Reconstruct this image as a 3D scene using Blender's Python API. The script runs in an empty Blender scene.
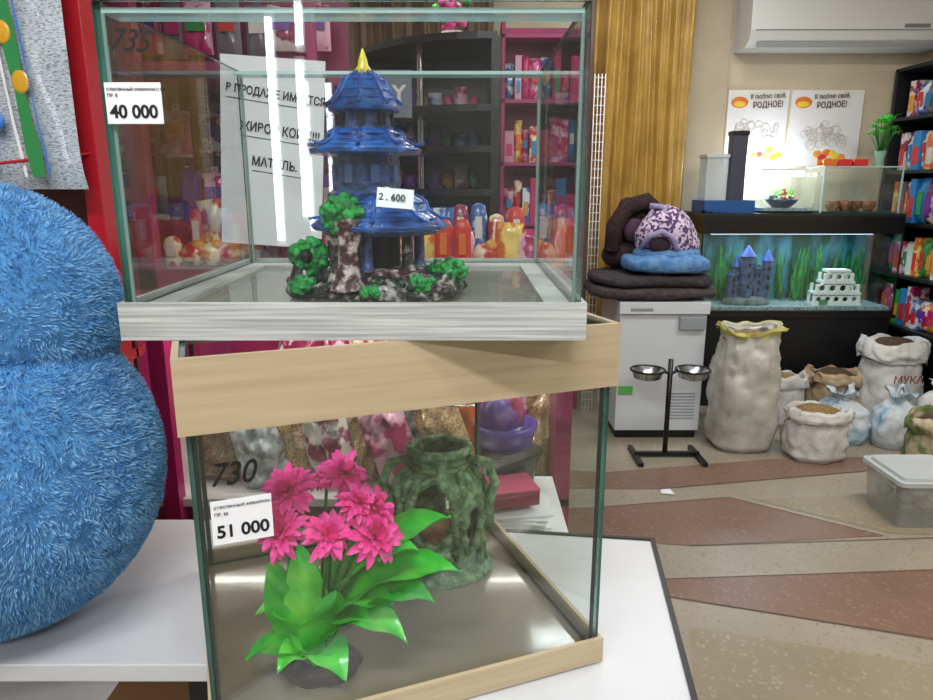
import bpy, math, random
from mathutils import Vector, Matrix, noise, Euler
random.seed(7)
PI=math.pi
sc=bpy.context.scene
try:
    sc.view_settings.view_transform='Standard'
    sc.cycles.transparent_max_bounces=24
    sc.cycles.max_bounces=8
except Exception as e: print(e)

def lin(h):
    if isinstance(h,str):
        h=h.lstrip('#'); c=[int(h[i:i+2],16)/255 for i in (0,2,4)]
    else: c=list(h)
    return [((x+.055)/1.055)**2.4 if x>.04045 else x/12.92 for x in c]+[1]

MC={}
def M(name,col,rough=.5,metal=0,col2=None,nscale=20,nmap=(1,1,1),contrast=(.35,.65),bump=0,bscale=60,emis=0,ecol=None,tex='noise',alpha=1,coat=0,sub=0,trans=0):
    if name in MC: return MC[name]
    m=bpy.data.materials.new(name); m.use_nodes=True
    nt=m.node_tree; N=nt.nodes; L=nt.links
    p=N['Principled BSDF']
    p.inputs['Base Color'].default_value=lin(col)
    p.inputs['Roughness'].default_value=rough
    p.inputs['Metallic'].default_value=metal
    p.inputs['Coat Weight'].default_value=coat
    p.inputs['Alpha'].default_value=alpha
    p.inputs['Transmission Weight'].default_value=trans
    if sub:
        p.inputs['Subsurface Weight'].default_value=sub
        p.inputs['Subsurface Scale'].default_value=.01
    tc=N.new('ShaderNodeTexCoord'); mp=N.new('ShaderNodeMapping')
    mp.inputs['Scale'].default_value=nmap
    L.new(tc.outputs['Object'],mp.inputs['Vector'])
    if col2:
        if tex=='noise':
            t=N.new('ShaderNodeTexNoise'); t.inputs['Scale'].default_value=nscale; t.inputs['Detail'].default_value=4; o=t.outputs['Fac']
        elif tex=='voronoi':
            t=N.new('ShaderNodeTexVoronoi'); t.inputs['Scale'].default_value=nscale; o=t.outputs['Distance']
        elif tex=='cells':
            t=N.new('ShaderNodeTexVoronoi'); t.inputs['Scale'].default_value=nscale; o=t.outputs['Color']
        else:
            t=N.new('ShaderNodeTexWave'); t.inputs['Scale'].default_value=nscale; t.inputs['Distortion'].default_value=3; o=t.outputs['Fac']
        L.new(mp.outputs[0],t.inputs['Vector'])
        r=N.new('ShaderNodeValToRGB')
        r.color_ramp.elements[0].position=contrast[0]; r.color_ramp.elements[1].position=contrast[1]
        r.color_ramp.elements[0].color=lin(col); r.color_ramp.elements[1].color=lin(col2)
        L.new(o,r.inputs[0]); L.new(r.outputs[0],p.inputs['Base Color'])
    if bump:
        t2=N.new('ShaderNodeTexNoise'); t2.inputs['Scale'].default_value=bscale; t2.inputs['Detail'].default_value=4
        L.new(mp.outputs[0],t2.inputs['Vector'])
        b=N.new('ShaderNodeBump'); b.inputs['Strength'].default_value=bump; b.inputs['Distance'].default_value=.01
        L.new(t2.outputs['Fac'],b.inputs['Height']); L.new(b.outputs[0],p.inputs['Normal'])
    if emis:
        p.inputs['Emission Color'].default_value=lin(ecol or col); p.inputs['Emission Strength'].default_value=emis
    MC[name]=m; return m

def glassmat(name,tint=(.93,.98,.96),base=.05,haze=0.0,hazecol='#dfe8ea'):
    if name in MC: return MC[name]
    m=bpy.data.materials.new(name); m.use_nodes=True
    nt=m.node_tree; N=nt.nodes; L=nt.links; N.clear()
    out=N.new('ShaderNodeOutputMaterial'); tr=N.new('ShaderNodeBsdfTransparent'); gl=N.new('ShaderNodeBsdfGlossy')
    tr.inputs[0].default_value=(*tint,1); gl.inputs['Roughness'].default_value=.0
    gl.inputs[0].default_value=(1,1,1,1)
    lw=N.new('ShaderNodeLayerWeight'); lw.inputs[0].default_value=.5
    pw=N.new('ShaderNodeMath'); pw.operation='POWER'; pw.inputs[1].default_value=5
    ma=N.new('ShaderNodeMath'); ma.operation='MULTIPLY_ADD'; ma.inputs[1].default_value=.8; ma.inputs[2].default_value=base
    L.new(lw.outputs['Facing'],pw.inputs[0]); L.new(pw.outputs[0],ma.inputs[0])
    mx=N.new('ShaderNodeMixShader'); L.new(ma.outputs[0],mx.inputs[0]); L.new(tr.outputs[0],mx.inputs[1]); L.new(gl.outputs[0],mx.inputs[2])
    last=mx
    if haze:
        d=N.new('ShaderNodeBsdfDiffuse'); d.inputs[0].default_value=lin(hazecol)
        m2=N.new('ShaderNodeMixShader'); m2.inputs[0].default_value=haze
        L.new(mx.outputs[0],m2.inputs[1]); L.new(d.outputs[0],m2.inputs[2]); last=m2
    L.new(last.outputs[0],out.inputs[0])
    MC[name]=m; return m

class B:
    def __init__(s,name,T=None):
        s.name=name; s.v=[]; s.f=[]; s.mi=[]; s.sm=[]; s.mats=[]; s.T=T or Matrix()
    def add(s,vs,fs,mat,smooth=True,X=None):
        if mat not in s.mats: s.mats.append(mat)
        k=s.mats.index(mat); o=len(s.v); A=s.T@X if X is not None else s.T
        s.v+=[A@Vector(v) for v in vs]
        for f in fs: s.f.append([i+o for i in f]); s.mi.append(k); s.sm.append(smooth)
    def box(s,c,d,mat,rot=None,fm=None):
        x,y,z=[q/2 for q in d]
        vs=[(-x,-y,-z),(x,-y,-z),(x,y,-z),(-x,y,-z),(-x,-y,z),(x,-y,z),(x,y,z),(-x,y,z)]
        X=Matrix.Translation(c)
        if rot: X=X@Euler(rot).to_matrix().to_4x4()
        fs={'-z':(0,3,2,1),'+z':(4,5,6,7),'-y':(0,1,5,4),'+x':(1,2,6,5),'+y':(2,3,7,6),'-x':(3,0,4,7)}
        for k,f in fs.items():
            m=mat
            if fm and k in fm: m=fm[k]
            s.add(vs,[f],m,False,X)
    def b2(s,a,b,mat,**k):
        s.box([(a[i]+b[i])/2 for i in range(3)],[abs(b[i]-a[i]) for i in range(3)],mat,**k)
    def lathe(s,c,prof,mat,seg=24,rot=None,nz=0,nf=8,sx=1,sy=1,smooth=True,cap=True,phase=0,flute=0,fn=8):
        vs=[];fs=[]
        for (r,z) in prof:
            for i in range(seg):
                a=2*PI*i/seg+phase
                rr=r*(1+flute*math.cos(fn*a))
                p=Vector((rr*math.cos(a)*sx,rr*math.sin(a)*sy,z))
                if nz:
                    q=(p+Vector(c))*nf; n=noise.noise_vector(q); p=p+Vector((n.x,n.y,n.z*.6))*nz*(1 if r>1e-4 else .3)
                vs.append(p)
        n=len(prof)
        for j in range(n-1):
            for i in range(seg):
                i2=(i+1)%seg
                fs.append((j*seg+i,j*seg+i2,(j+1)*seg+i2,(j+1)*seg+i))
        X=Matrix.Translation(c)
        if rot: X=X@Euler(rot).to_matrix().to_4x4()
        s.add(vs,fs,mat,smooth,X)
        if cap:
            s.add(vs[:seg],[list(range(seg))[::-1]],mat,False,X)
            s.add(vs[-seg:],[list(range(seg))],mat,False,X)
    def cyl(s,c,r,h,mat,seg=20,rot=None,r2=None,**k):
        s.lathe(c,[(r,0),(r if r2 is None else r2,h)],mat,seg,rot,**k)
    def ell(s,c,r,mat,seg=24,rings=14,rot=None,nz=0,nf=8,p=1.0):
        vs=[];fs=[]
        for j in range(rings+1):
            t=-PI/2+PI*j/rings
            for i in range(seg):
                a=2*PI*i/seg
                def g(x): return math.copysign(abs(x)**p,x)
                q=Vector((r[0]*g(math.cos(t))*g(math.cos(a)),r[1]*g(math.cos(t))*g(math.sin(a)),r[2]*g(math.sin(t))))
                if nz:
                    n=noise.noise_vector((q+Vector(c))*nf); q=q+n*nz
                    if j in (0,rings):
                        q=Vector((0,0,r[2]*math.sin(t)))
                vs.append(q)
        for j in range(rings):
            for i in range(seg):
                i2=(i+1)%seg
                fs.append((j*seg+i,j*seg+i2,(j+1)*seg+i2,(j+1)*seg+i))
        X=Matrix.Translation(c)
        if rot: X=X@Euler(rot).to_matrix().to_4x4()
        s.add(vs,fs,mat,True,X)
    def tube(s,pts,r,mat,seg=8,closed=False):
        pts=[Vector(p) for p in pts]; n=len(pts); vs=[];fs=[]
        rr=r if isinstance(r,(list,tuple)) else [r]*n
        up=None
        for i,p in enumerate(pts):
            if closed: d=pts[(i+1)%n]-pts[i-1]
            else: d=pts[min(i+1,n-1)]-pts[max(i-1,0)]
            d.normalize()
            if up is None:
                up=Vector((0,0,1)) if abs(d.z)<.9 else Vector((1,0,0))
            a=d.cross(up)
            if a.length<1e-4: a=d.orthogonal()
            a.normalize(); b=a.cross(d); up=b
            for k in range(seg):
                t=2*PI*k/seg; vs.append(p+(a*math.cos(t)+b*math.sin(t))*rr[i])
        m=n if closed else n-1
        for i in range(m):
            for k in range(seg):
                k2=(k+1)%seg; j=(i+1)%n
                fs.append((i*seg+k,i*seg+k2,j*seg+k2,j*seg+k))
        if not closed:
            fs.append(tuple(range(seg))[::-1]); fs.append(tuple((n-1)*seg+k for k in range(seg)))
        s.add(vs,fs,mat,True)
    def ring(s,c,R,r,mat,seg=28,rot=None,sx=1,sy=1):
        E=Euler(rot or (0,0,0)).to_matrix()
        s.tube([Vector(c)+E@Vector((R*sx*math.cos(2*PI*i/seg),R*sy*math.sin(2*PI*i/seg),0)) for i in range(seg)],r,mat,8,True)
    def leaf(s,a,b,w,mat,lift=.03,nseg=10,fold=.25,pw=.8):
        a=Vector(a);b=Vector(b); d=b-a; side=d.cross(Vector((0,0,1)))
        if side.length<.3*d.length: side=Vector((1,.2,0))
        side.normalize(); nn=side.cross(d).normalized()
        if nn.z<0: nn=-nn
        vs=[];fs=[];K=7
        for i in range(nseg+1):
            t=i/nseg; p=a+d*t+Vector((0,0,1))*lift*4*t*(1-t)
            ww=w*.5*(math.sin(PI*min(1,t**pw)))**.8+ .0012
            for k in range(K):
                u=(k/(K-1))*2-1
                vs.append(p+side*u*ww+nn*(abs(u)*ww*fold+.05*w*math.sin(t*13+u*2.5)))
        for i in range(nseg):
            for k in range(K-1):
                q=i*K+k; fs.append((q,q+1,q+K+1,q+K))
        s.add(vs,fs,mat,True)
    def done(s,parent=None,bevel=0):
        if not s.v: return None
        lo=Vector([min(v[i] for v in s.v) for i in range(3)]); hi=Vector([max(v[i] for v in s.v) for i in range(3)])
        o=Vector(((lo.x+hi.x)/2,(lo.y+hi.y)/2,lo.z))
        me=bpy.data.meshes.new(s.name); me.from_pydata([v-o for v in s.v],[],s.f)
        for m in s.mats: me.materials.append(m)
        me.polygons.foreach_set('material_index',s.mi); me.polygons.foreach_set('use_smooth',s.sm)
        me.update()
        ob=bpy.data.objects.new(s.name,me); sc.collection.objects.link(ob); ob.location=o
        if parent: setpar(ob,parent)
        if bevel:
            w=ob.modifiers.new('weld','WELD'); w.merge_threshold=1e-5
            b=ob.modifiers.new('bevel','BEVEL'); b.width=bevel; b.segments=2; b.limit_method='ANGLE'; b.angle_limit=.6
        return ob
def setpar(ob,parent):
    ob.parent=parent; ob.matrix_parent_inverse=Matrix.Translation(-parent.location)
def text(s,size,loc,mat,parent,rotz=0,tilt=0,mirror=False,bold=0,align='LEFT',name='label_text',sx=1,rotx=PI/2,shear=0):
    c=bpy.data.curves.new(name,'FONT'); c.body=s; c.size=size; c.offset=bold; c.extrude=.0002; c.align_x=align; c.shear=shear
    c.materials.append(mat)
    o=bpy.data.objects.new(name,c); sc.collection.objects.link(o)
    R=Matrix.Rotation(rotz,4,'Z')@Matrix.Rotation(rotx,4,'X')@Matrix.Rotation(tilt,4,'Z')@Matrix.Diagonal((-sx if mirror else sx,1,1,1))
    if parent:
        o.parent=parent; o.matrix_parent_inverse=Matrix.Translation(-parent.location)
    o.matrix_basis=Matrix.Translation(loc)@R
    return o
def pillow(b,c,w,h,d,mat,nx=14,nz_=18,rot=None,wr=.004):
    vs=[];fs=[]
    for side in (-1,1):
        for j in range(nz_+1):
            for i in range(nx+1):
                u=i/nx*2-1; v=j/nz_*2-1
                th_=max(0,(1-abs(u)**3)*(1-abs(v)**4))**.6
                p=Vector((u*w/2*(1-.04*(1-abs(v)**8)),side*(d/2*th_),v*h/2))
                p.y+=(noise.noise(Vector((u*3,v*4,side+c[0]*9)))+.6*noise.noise(Vector((u*7,v*9,side+c[0]*5))))*wr*th_*3
                vs.append(p)
    for si,side in enumerate((-1,1)):
        o=si*(nx+1)*(nz_+1)
        for j in range(nz_):
            for i in range(nx):
                q=o+j*(nx+1)+i; fa=(q,q+1,q+nx+2,q+nx+1); fs.append(fa if side<0 else fa[::-1])
    X=Matrix.Translation(c)
    if rot: X=X@Euler(rot).to_matrix().to_4x4()
    b.add(vs,fs,mat,True,X)

# ---------------------------------------------------------------- materials
ink=M('black_ink','#101014',.5)
white=M('white_paint','#e9ebec',.4)
paper=M('paper','#eef0f4',.6)
blackm=M('black_plastic','#0c0d10',.35)
magenta=M('magenta_panel','#a8225f',.4,col2='#7c184a',nscale=4)
redm=M('red_metal','#b81526',.35)
steel=M('steel','#b9bcc0',.2,1)
glass=glassmat('tank_glass',tint=(.965,.988,.98),base=.035)
glassf=glassmat('tank_glass_front',tint=(.965,.988,.98),haze=.004,base=.04)
gedge=M('glass_edge','#1f4a42',.15,col2='#4d8075',nscale=6)
gedgel=M('glass_edge_light','#a9c9c6',.15)

# ---------------------------------------------------------------- room
beige=M('beige_wall','#cfc2a8',.8,col2='#c3b599',nscale=2,bump=.15,bscale=90)
def terr(name,c1,c2,c3):
    m=bpy.data.materials.new(name); m.use_nodes=True; nt=m.node_tree;N=nt.nodes;L=nt.links;p=N['Principled BSDF']
    tc=N.new('ShaderNodeTexCoord'); v=N.new('ShaderNodeTexVoronoi'); v.inputs['Scale'].default_value=95
    n=N.new('ShaderNodeTexNoise'); n.inputs['Scale'].default_value=3; n.inputs['Detail'].default_value=8
    L.new(tc.outputs['Object'],v.inputs[0]); L.new(tc.outputs['Object'],n.inputs[0])
    r=N.new('ShaderNodeValToRGB'); r.color_ramp.elements[0].color=lin(c1); r.color_ramp.elements[1].color=lin(c2)
    r.color_ramp.elements[0].position=.3; r.color_ramp.elements[1].position=.7
    L.new(n.outputs['Fac'],r.inputs[0])
    r2=N.new('ShaderNodeValToRGB'); r2.color_ramp.elements[0].position=.74; r2.color_ramp.elements[1].position=.9
    r2.color_ramp.elements[0].color=(0,0,0,1); r2.color_ramp.elements[1].color=(1,1,1,1)
    L.new(v.outputs['Color'],r2.inputs[0])
    mx=N.new('ShaderNodeMix'); mx.data_type='RGBA'; L.new(r2.outputs[0],mx.inputs[0]); L.new(r.outputs[0],mx.inputs[6]); mx.inputs[7].default_value=lin(c3)
    L.new(mx.outputs[2],p.inputs['Base Color']); p.inputs['Roughness'].default_value=.33
    return m
tz1=terr('terrazzo_light','#a39a8a','#938a79','#887f6f')
tz2=terr('terrazzo_brown','#85695a','#775d4e','#8f7866')
tz3=terr('terrazzo_tan','#978b76','#8a8069','#a39984')
dl=M('floor_divider','#5d5348',.5)
XL,XR,YF,YB,ZC=-2.3,3.1,-3.0,4.75,2.95
f=B('floor'); f.b2((XL,YF,-.1),(XR,YB,0),tz1)
def poly(pts,mat,z=.002):
    f.add([(x,y,z) for x,y in pts],[list(range(len(pts)))],mat,False)
poly([(.70,2.17),(1.70,1.86),(3.1,1.45),(3.1,2.42),(1.9,2.36),(.72,2.28)],tz2)
poly([(.2,2.84),(.59,2.86),(1.2,2.96),(1.70,2.60),(.89,2.52),(.2,2.62)],tz2)
poly([(.2,3.06),(.9,3.05),(2.2,3.30),(3.1,3.32),(3.1,3.5),(1.6,3.42),(.7,3.25),(.2,3.3)],tz2)
poly([(1.3,2.94),(3.1,3.1),(3.1,2.55),(1.75,2.62)],tz3,.0015)
poly([(.5,1.1),(.72,2.0),(1.8,1.7),(3.1,1.3),(3.1,0),(.5,0)],tz3,.0015)
for a,b in [((.70,2.17),(3.1,1.45)),((.72,2.28),(3.1,2.42)),((.59,2.86),(1.2,2.96)),((1.2,2.96),(1.7,2.6)),((.89,2.52),(3.1,2.66)),((.9,3.05),(2.2,3.3))]:
    a=Vector((*a,.003)); b=Vector((*b,.003)); d=(b-a).normalized(); s_=Vector((-d.y,d.x,0))*.0025
    f.add([a-s_,b-s_,b+s_,a+s_],[(0,1,2,3)],dl,False)
f.done()
dimw=M('front_wall_paint','#6e6a66',.8,col2='#57534f',nscale=2)
for n,a,b,mt in [('wall_back',(XL,YB,0),(XR,YB+.1,ZC),beige),('wall_left',(XL-.1,YF,0),(XL,YB,ZC),beige),('wall_right',(XR,YF,0),(XR+.1,YB,ZC),beige),('wall_front',(XL,YF-.1,0),(XR,YF,ZC),dimw)]:
    w=B(n); w.b2(a,b,mt); w.done()
w=B('ceiling'); w.b2((XL,YF,ZC),(XR,YB,ZC+.1),M('ceiling_white','#dcdad4',.8)); w.done()
w=B('wall_pilaster'); w.b2((1.42,4.725,0),(1.66,4.75,ZC),M('pilaster','#bbae94',.8,col2='#b0a389',nscale=3)); w.done()
w=B('baseboard_back'); w.b2((1.66,4.73,0),(XR,4.75,.09),M('baseb','#7a5a48',.5)); w.done()

lm=M('fluorescent_tube','#ffffff',.4,emis=4,ecol='#f2f7ff')
for i,(x,y,rz,e) in enumerate([(-.3,-.3,0,38),(.2,-1.9,0,52),(1.9,2.3,0,36),(-.9,2.6,0,22),(2.1,.2,0,26),(1.0,3.75,0,13)]):
    b=B('ceiling_light'); b.b2((x-.62,y-.09,ZC-.06),(x+.62,y+.09,ZC),white)
    for dy in (-.045,.045): b.cyl((x-.58,y+dy,ZC-.085),.016,1.16,lm,12,rot=(0,PI/2,0))
    o=b.done()
    ld=bpy.data.lights.new('tube_light','AREA'); ld.shape='RECTANGLE'; ld.size=1.2; ld.size_y=.2; ld.energy=e; ld.color=(.98,.985,1) if i!=2 else (1,.97,.92)
    lo=bpy.data.objects.new('tube_light',ld); sc.collection.objects.link(lo); lo.location=(x,y,ZC-.12); setpar(lo,o)
lv=M('led_tube','#ffffff',.4,emis=20,ecol='#f4f8ff')
for x,z0,z1 in [(-1.17,1.05,2.35),(-1.00,1.2,2.1),(-.99,2.2,2.6)]:
    b=B('wall_led_tube'); b.b2((x-.03,YF,z0-.04),(x+.03,YF+.03,z1+.04),white)
    b.cyl((x,YF+.045,z0),.022,z1-z0,lv,12); b.done()

# ---------------------------------------------------------------- tables
tw=M('white_laminate','#d4d7da',.3,col2='#c8cbcf',nscale=3)
TM=Matrix.Translation((.351,1.19,0))@Matrix.Rotation(math.radians(-7.3),4,'Z')
b=B('display_table',TM); zt=.753
b.b2((-.605,-.68,zt-.03),(-.008,-.008,zt),tw)
b.b2((-.008,-.688,zt-.032),(0,0,zt+.003),blackm); b.b2((-.605,-.008,zt-.032),(-.008,0,zt+.003),blackm); b.b2((-.605,-.688,zt-.032),(-.008,-.68,zt+.003),blackm)
for x in (-.58,-.04):
    for y in (-.65,-.04): b.b2((x-.018,y-.018,0),(x+.018,y+.018,zt-.03),blackm)
b.done()
b=B('side_table'); b.b2((-1.5,.84,zt-.028),(-.345,1.27,zt),tw); b.b2((-1.5,.86,.40),(-.36,1.25,.42),tw)
for x in (-1.47,-.38):
    for y in (.87,1.24): b.b2((x-.015,y-.015,0),(x+.015,y+.015,zt-.028),blackm)
b.done(bevel=.002)
card=M('cardboard','#8d6844',.8,col2='#80603c',nscale=6)
b=B('cardboard_box'); b.b2((-.53,.90,.42),(-.40,1.15,.66),card); b.b2((-.53,.87,.655),(-.40,.9,.66),card); b.b2((-.52,.898,.57),(-.46,.9,.63),paper); b.done()

# ---------------------------------------------------------------- lower aquarium
wood=M('beige_wood','#bfae90',.45,col2='#b09d7e',nscale=5,nmap=(1,1,22),contrast=(.3,.7),bump=.03,bscale=30)
woodg=M('grey_ash_wood','#cdd0ce',.5,col2='#9da1a0',nscale=9,nmap=(.6,1,30),contrast=(.35,.62),bump=.05,bscale=30)
TL=Matrix.Translation((-.284,.668,0))@Matrix.Rotation(math.radians(21.1),4,'Z')
W,D,zb,z1=.498,.44,.756,1.233
t=.006
b=B('aquarium',TL)
def frame(b,W,D,za,zc,th,mat):
    b.b2((-th,-th,za),(W+th,0,zc),mat); b.b2((-th,D,za),(W+th,D+th,zc),mat)
    b.b2((-th,0,za),(0,D,zc),mat); b.b2((W,0,za),(W+th,D,zc),mat)
frame(b,W,D,zb,zb+.036,.006,wood)
frame(b,W,D,z1-.08,z1,.007,wood)
tf=M('tank_floor_taupe','#857a68',.12,col2='#746a58',nscale=5,coat=.3)
b.b2((0,0,zb),(W,D,zb+.012),tf)
za,zc=zb+.012,z1-.003
def panes(b,W,D,za,zc,gf,g,ed):
    b.b2((0,0,za),(W,t,zc),gf,fm={'-x':ed,'+x':ed,'-z':ed,'+z':ed})
    b.b2((0,D-t,za),(W,D,zc),g,fm={'-x':ed,'+x':ed,'-z':ed,'+z':ed})
    b.b2((0,t,za),(t,D-t,zc),g,fm={'-y':ed,'+y':ed,'-z':ed,'+z':ed})
    b.b2((W-t,t,za),(W,D-t,zc),g,fm={'-y':ed,'+y':ed,'-z':ed,'+z':ed})
panes(b,W,D,za,zc,glassf,glass,gedge)
sil=M('silicone','#1c2b29',.3)
for x in (t+.001,W-t-.001):
    for y in (t+.001,D-t-.001): b.cyl((x,y,za),.0028,z1-.08-za,sil,8)
b.b2((t,D-t-.003,za),(W-t,D-t,za+.003),sil)
aq2=b.done()
th=math.radians(21.1)
def onp(s_,z,off=-.0012):
    v=TL@Vector((s_,off,0)); return Vector((v.x,v.y,z))
b=B('price_sticker',TL); b.b2((.017,-.0008,1.026),(.079,0,1.076),paper); o=b.done(parent=aq2)
text('51 000',.0195,onp(.021,1.034),ink,aq2,rotz=th,bold=.0005)
text('СТЕКЛЯННЫЙ АКВАРИУМ С КР.',.0044,onp(.020,1.067),ink,aq2,rotz=th); text('ПР. 50',.005,onp(.020,1.059),ink,aq2,rotz=th)
text('730',.036,onp(.018,1.093),ink,aq2,rotz=th,bold=.0003,shear=.3,sx=.85,name='marker_writing')

# ---------------------------------------------------------------- upper aquarium (glass bottom on a wooden frame)
TU=Matrix.Translation((-.370,.75,0))
W2,D2,zb2,zt2=.494,.455,1.2335,1.575
b=B('aquarium',TU)
frame(b,W2,D2,zb2,zb2+.041,.006,woodg)
gfl=glassmat('tank_bottom_glass',tint=(.90,.93,.91),base=.06,haze=.26,hazecol='#b9bab0')
b.b2((0,0,zb2+.022),(W2,D2,zb2+.030),gfl)
b.b2((0,0,zb2+.03),(W2,.03,zb2+.034),woodg); b.b2((0,D2-.03,zb2+.03),(W2,D2,zb2+.034),woodg)
b.b2((0,.03,zb2+.03),(.035,D2-.03,zb2+.034),woodg); b.b2((W2-.035,.03,zb2+.03),(W2,D2-.03,zb2+.034),woodg)
panes(b,W2,D2,zb2+.034,zt2,glassf,glass,gedge)
br=glassmat('brace_glass',tint=(.80,.90,.90),base=.08,haze=.30,hazecol='#d4e6e8')
b.b2((t,t,zt2-.010),(W2-t,.045,zt2-.005),br,fm={'-y':gedgel,'+y':gedgel}); b.b2((t,D2-.045,zt2-.010),(W2-t,D2-t,zt2-.005),br,fm={'-y':gedgel,'+y':gedgel})
for x in (t+.001,W2-t-.001):
    for y in (t+.001,D2-t-.001): b.cyl((x,y,zb2+.034),.0022,zt2-zb2-.044,M('silicone_clear','#7c9490',.3),8)
aq1=b.done()
b=B('price_sticker'); b.b2((-.366,.7492,1.459),(-.309,.75,1.499),paper); b.done(parent=aq1)
text('40 000',.0175,(-.3625,.7488,1.465),ink,aq1,bold=.0005)
text('СТЕКЛЯННЫЙ АКВАРИУМ С КР.',.0038,(-.364,.7488,1.491),ink,aq1); text('ПР. 8',.0045,(-.364,.7488,1.485),ink,aq1)
text('735',.030,(-.358,.7488,1.530),ink,aq1,bold=.0003,shear=.4,sx=.9,tilt=-.08,name='marker_writing')

# ---------------------------------------------------------------- castle ornament in the upper tank
blue=M('castle_blue','#1266bd',.25,col2='#083a86',nscale=60,coat=.6,bump=.35,bscale=200)
blue2=M('castle_blue_body','#172a48',.35,col2='#3f5a94',nscale=80,coat=.4,bump=.4,bscale=150)
rock=M('ornament_rock','#1f1d1e',.35,col2='#a7a19c',nscale=75,contrast=(.53,.66),bump=.6,bscale=140,coat=.4)
rock2=M('ornament_rock_pink','#4a2a2e',.4,col2='#d0bfbd',nscale=90,contrast=(.48,.64),bump=.5,bscale=140)
rock3=M('ornament_rock_green','#1a3026',.4,col2='#5a9075',nscale=80,contrast=(.48,.64),bump=.5,bscale=140)
moss=M('moss_green','#076030',.35,col2='#28b44e',nscale=120,bump=.8,bscale=200,coat=.4)
gold=M('gold_tip','#d7c829',.3)
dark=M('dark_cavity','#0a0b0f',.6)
b=B('castle_ornament'); cx,cy=-.110,.865; z0=1.2675
b.lathe((cx,cy,z0),[(.108,0),(.112,.006),(.104,.018),(.090,.026),(.06,.030),(.0001,.031)],rock,64,sy=.72,nz=.010,nf=45)
for i in range(60):
    a=random.uniform(0,2*PI); r=random.uniform(.07,.105)
    b.ell((cx+r*math.cos(a),cy+r*.7*math.sin(a),z0+random.uniform(.006,.022)),(random.uniform(.005,.010),)*3,random.choice([rock,rock2,rock3,rock,rock3]),12,8,nz=.004,nf=100)
px=-.105
b.lathe((px,cy,z0+.024),[(.06,0),(.06,.008),(.05,.010)],rock2,6,smooth=False)
for i in range(6):
    a=2*PI*i/6+.3; p=(px+.048*math.cos(a),cy+.048*math.sin(a),z0+.032)
    b.lathe(p,[(.010,0),(.007,.006),(.0065,.050),(.010,.058)],rock if i%2 else blue2,10)
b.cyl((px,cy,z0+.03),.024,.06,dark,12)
def roof(c,re,rt,h,mat,seg=8,up=.006):
    prof=[(re*.96,-.004),(re*1.02,up*.2),(re*.88,h*.26),(re*.72,h*.50),(re*.52+rt*.3,h*.78),(rt,h)]
    b.lathe(c,prof,mat,seg*6,flute=.035,fn=seg)
    for i in range(seg):
        a=2*PI*i/seg
        pts=[(c[0]+r*1.03*math.cos(a),c[1]+r*1.03*math.sin(a),c[2]+z+.001) for r,z in prof[1:]]
        pts[0]=(pts[0][0]+.003*math.cos(a),pts[0][1]+.003*math.sin(a),pts[0][2]+up)
        b.tube(pts,.0022,mat,6)
    for j in range(1,5):
        r,z=prof[j]; b.ring((c[0],c[1],c[2]+z),r,.0014,mat,40)
    b.ring((c[0],c[1],c[2]-.001),re*.98,.003,mat,32)
roof((px,cy,1.350),.080,.042,.036,blue)
b.cyl((px,cy,1.341),.070,.008,blue2,24)
tx=-.120
b.lathe((tx,cy,1.380),[(.046,0),(.048,.008),(.041,.012),(.040,.050),(.045,.056)],blue2,8,smooth=False)
for i in range(8):
    a=2*PI*i/8+PI/8
    b.box((tx+.0385*math.cos(a),cy+.0385*math.sin(a),1.411),(.004,.010,.020),M('castle_window','#54699c',.3),rot=(0,0,a))
roof((tx,cy,1.437),.064,.036,.024,blue)
b.lathe((tx,cy,1.458),[(.034,0),(.032,.024),(.036,.028)],blue2,8,smooth=False)
for i in range(8):
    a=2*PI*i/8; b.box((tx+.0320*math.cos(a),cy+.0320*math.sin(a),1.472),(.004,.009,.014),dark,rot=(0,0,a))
roof((tx,cy,1.485),.040,.008,.040,blue,8,.003)
b.lathe((tx,cy,1.523),[(.009,0),(.010,.005),(.006,.010),(.0055,.015),(.0008,.028)],gold,12)
b.tube([(tx+.002,cy,1.527),(tx+.010,cy,1.525),(tx+.014,cy,1.521)],.002,gold,6)
b.lathe((-.133,.80,z0+.014),[(.024,0),(.013,.018),(.010,.04),(.014,.06),(.018,.078)],rock2,16,nz=.005,nf=60)
b.lathe((-.150,.805,z0+.014),[(.016,0),(.008,.018),(.007,.04),(.010,.06)],rock,12,nz=.004,nf=60)
def mosscl(c,R,n=24,m=moss):
    for i in range(n):
        d=Vector((random.gauss(0,1),random.gauss(0,1),random.gauss(0,1))).normalized()
        b.ell(Vector(c)+Vector((d.x*R[0],d.y*R[1],d.z*R[2])),(random.uniform(.004,.007),)*3,m,10,6,nz=.003,nf=150)
    b.ell(c,R,m,16,10,nz=.004,nf=80)
mosscl((-.140,.802,1.366),(.021,.014,.020),60)
mosscl((-.186,.83,1.316),(.020,.015,.018),50)
mosscl((-.024,.85,1.296),(.021,.013,.011),40)
mosscl((-.05,.805,1.286),(.012,.008,.006),14); mosscl((-.19,.815,1.283),(.014,.01,.008),14); mosscl((-.11,.792,1.280),(.012,.006,.005),10)
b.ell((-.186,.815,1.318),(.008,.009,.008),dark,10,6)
b.lathe((-.192,.835,z0+.008),[(.024,0),(.016,.02),(.012,.04)],rock,14,nz=.004,nf=60)
cast=b.done()
b=B('price_tag'); b.box((-.078,.782,1.384),(.040,.001,.022),paper,rot=(-.35,.08,0.05)); b.tube([(-.082,.784,1.394),(-.09,.80,1.396),(-.095,.815,1.380)],.0008,white,5); b.done(parent=cast)
text('2 . 600',.0105,(-.096,.7795,1.383),ink,cast,bold=.0002,tilt=-.08,rotx=PI/2-.35)
text('|||||||||||||',.007,(-.095,.782,1.3755),ink,cast,bold=.0002,tilt=-.08,rotx=PI/2-.35)

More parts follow.
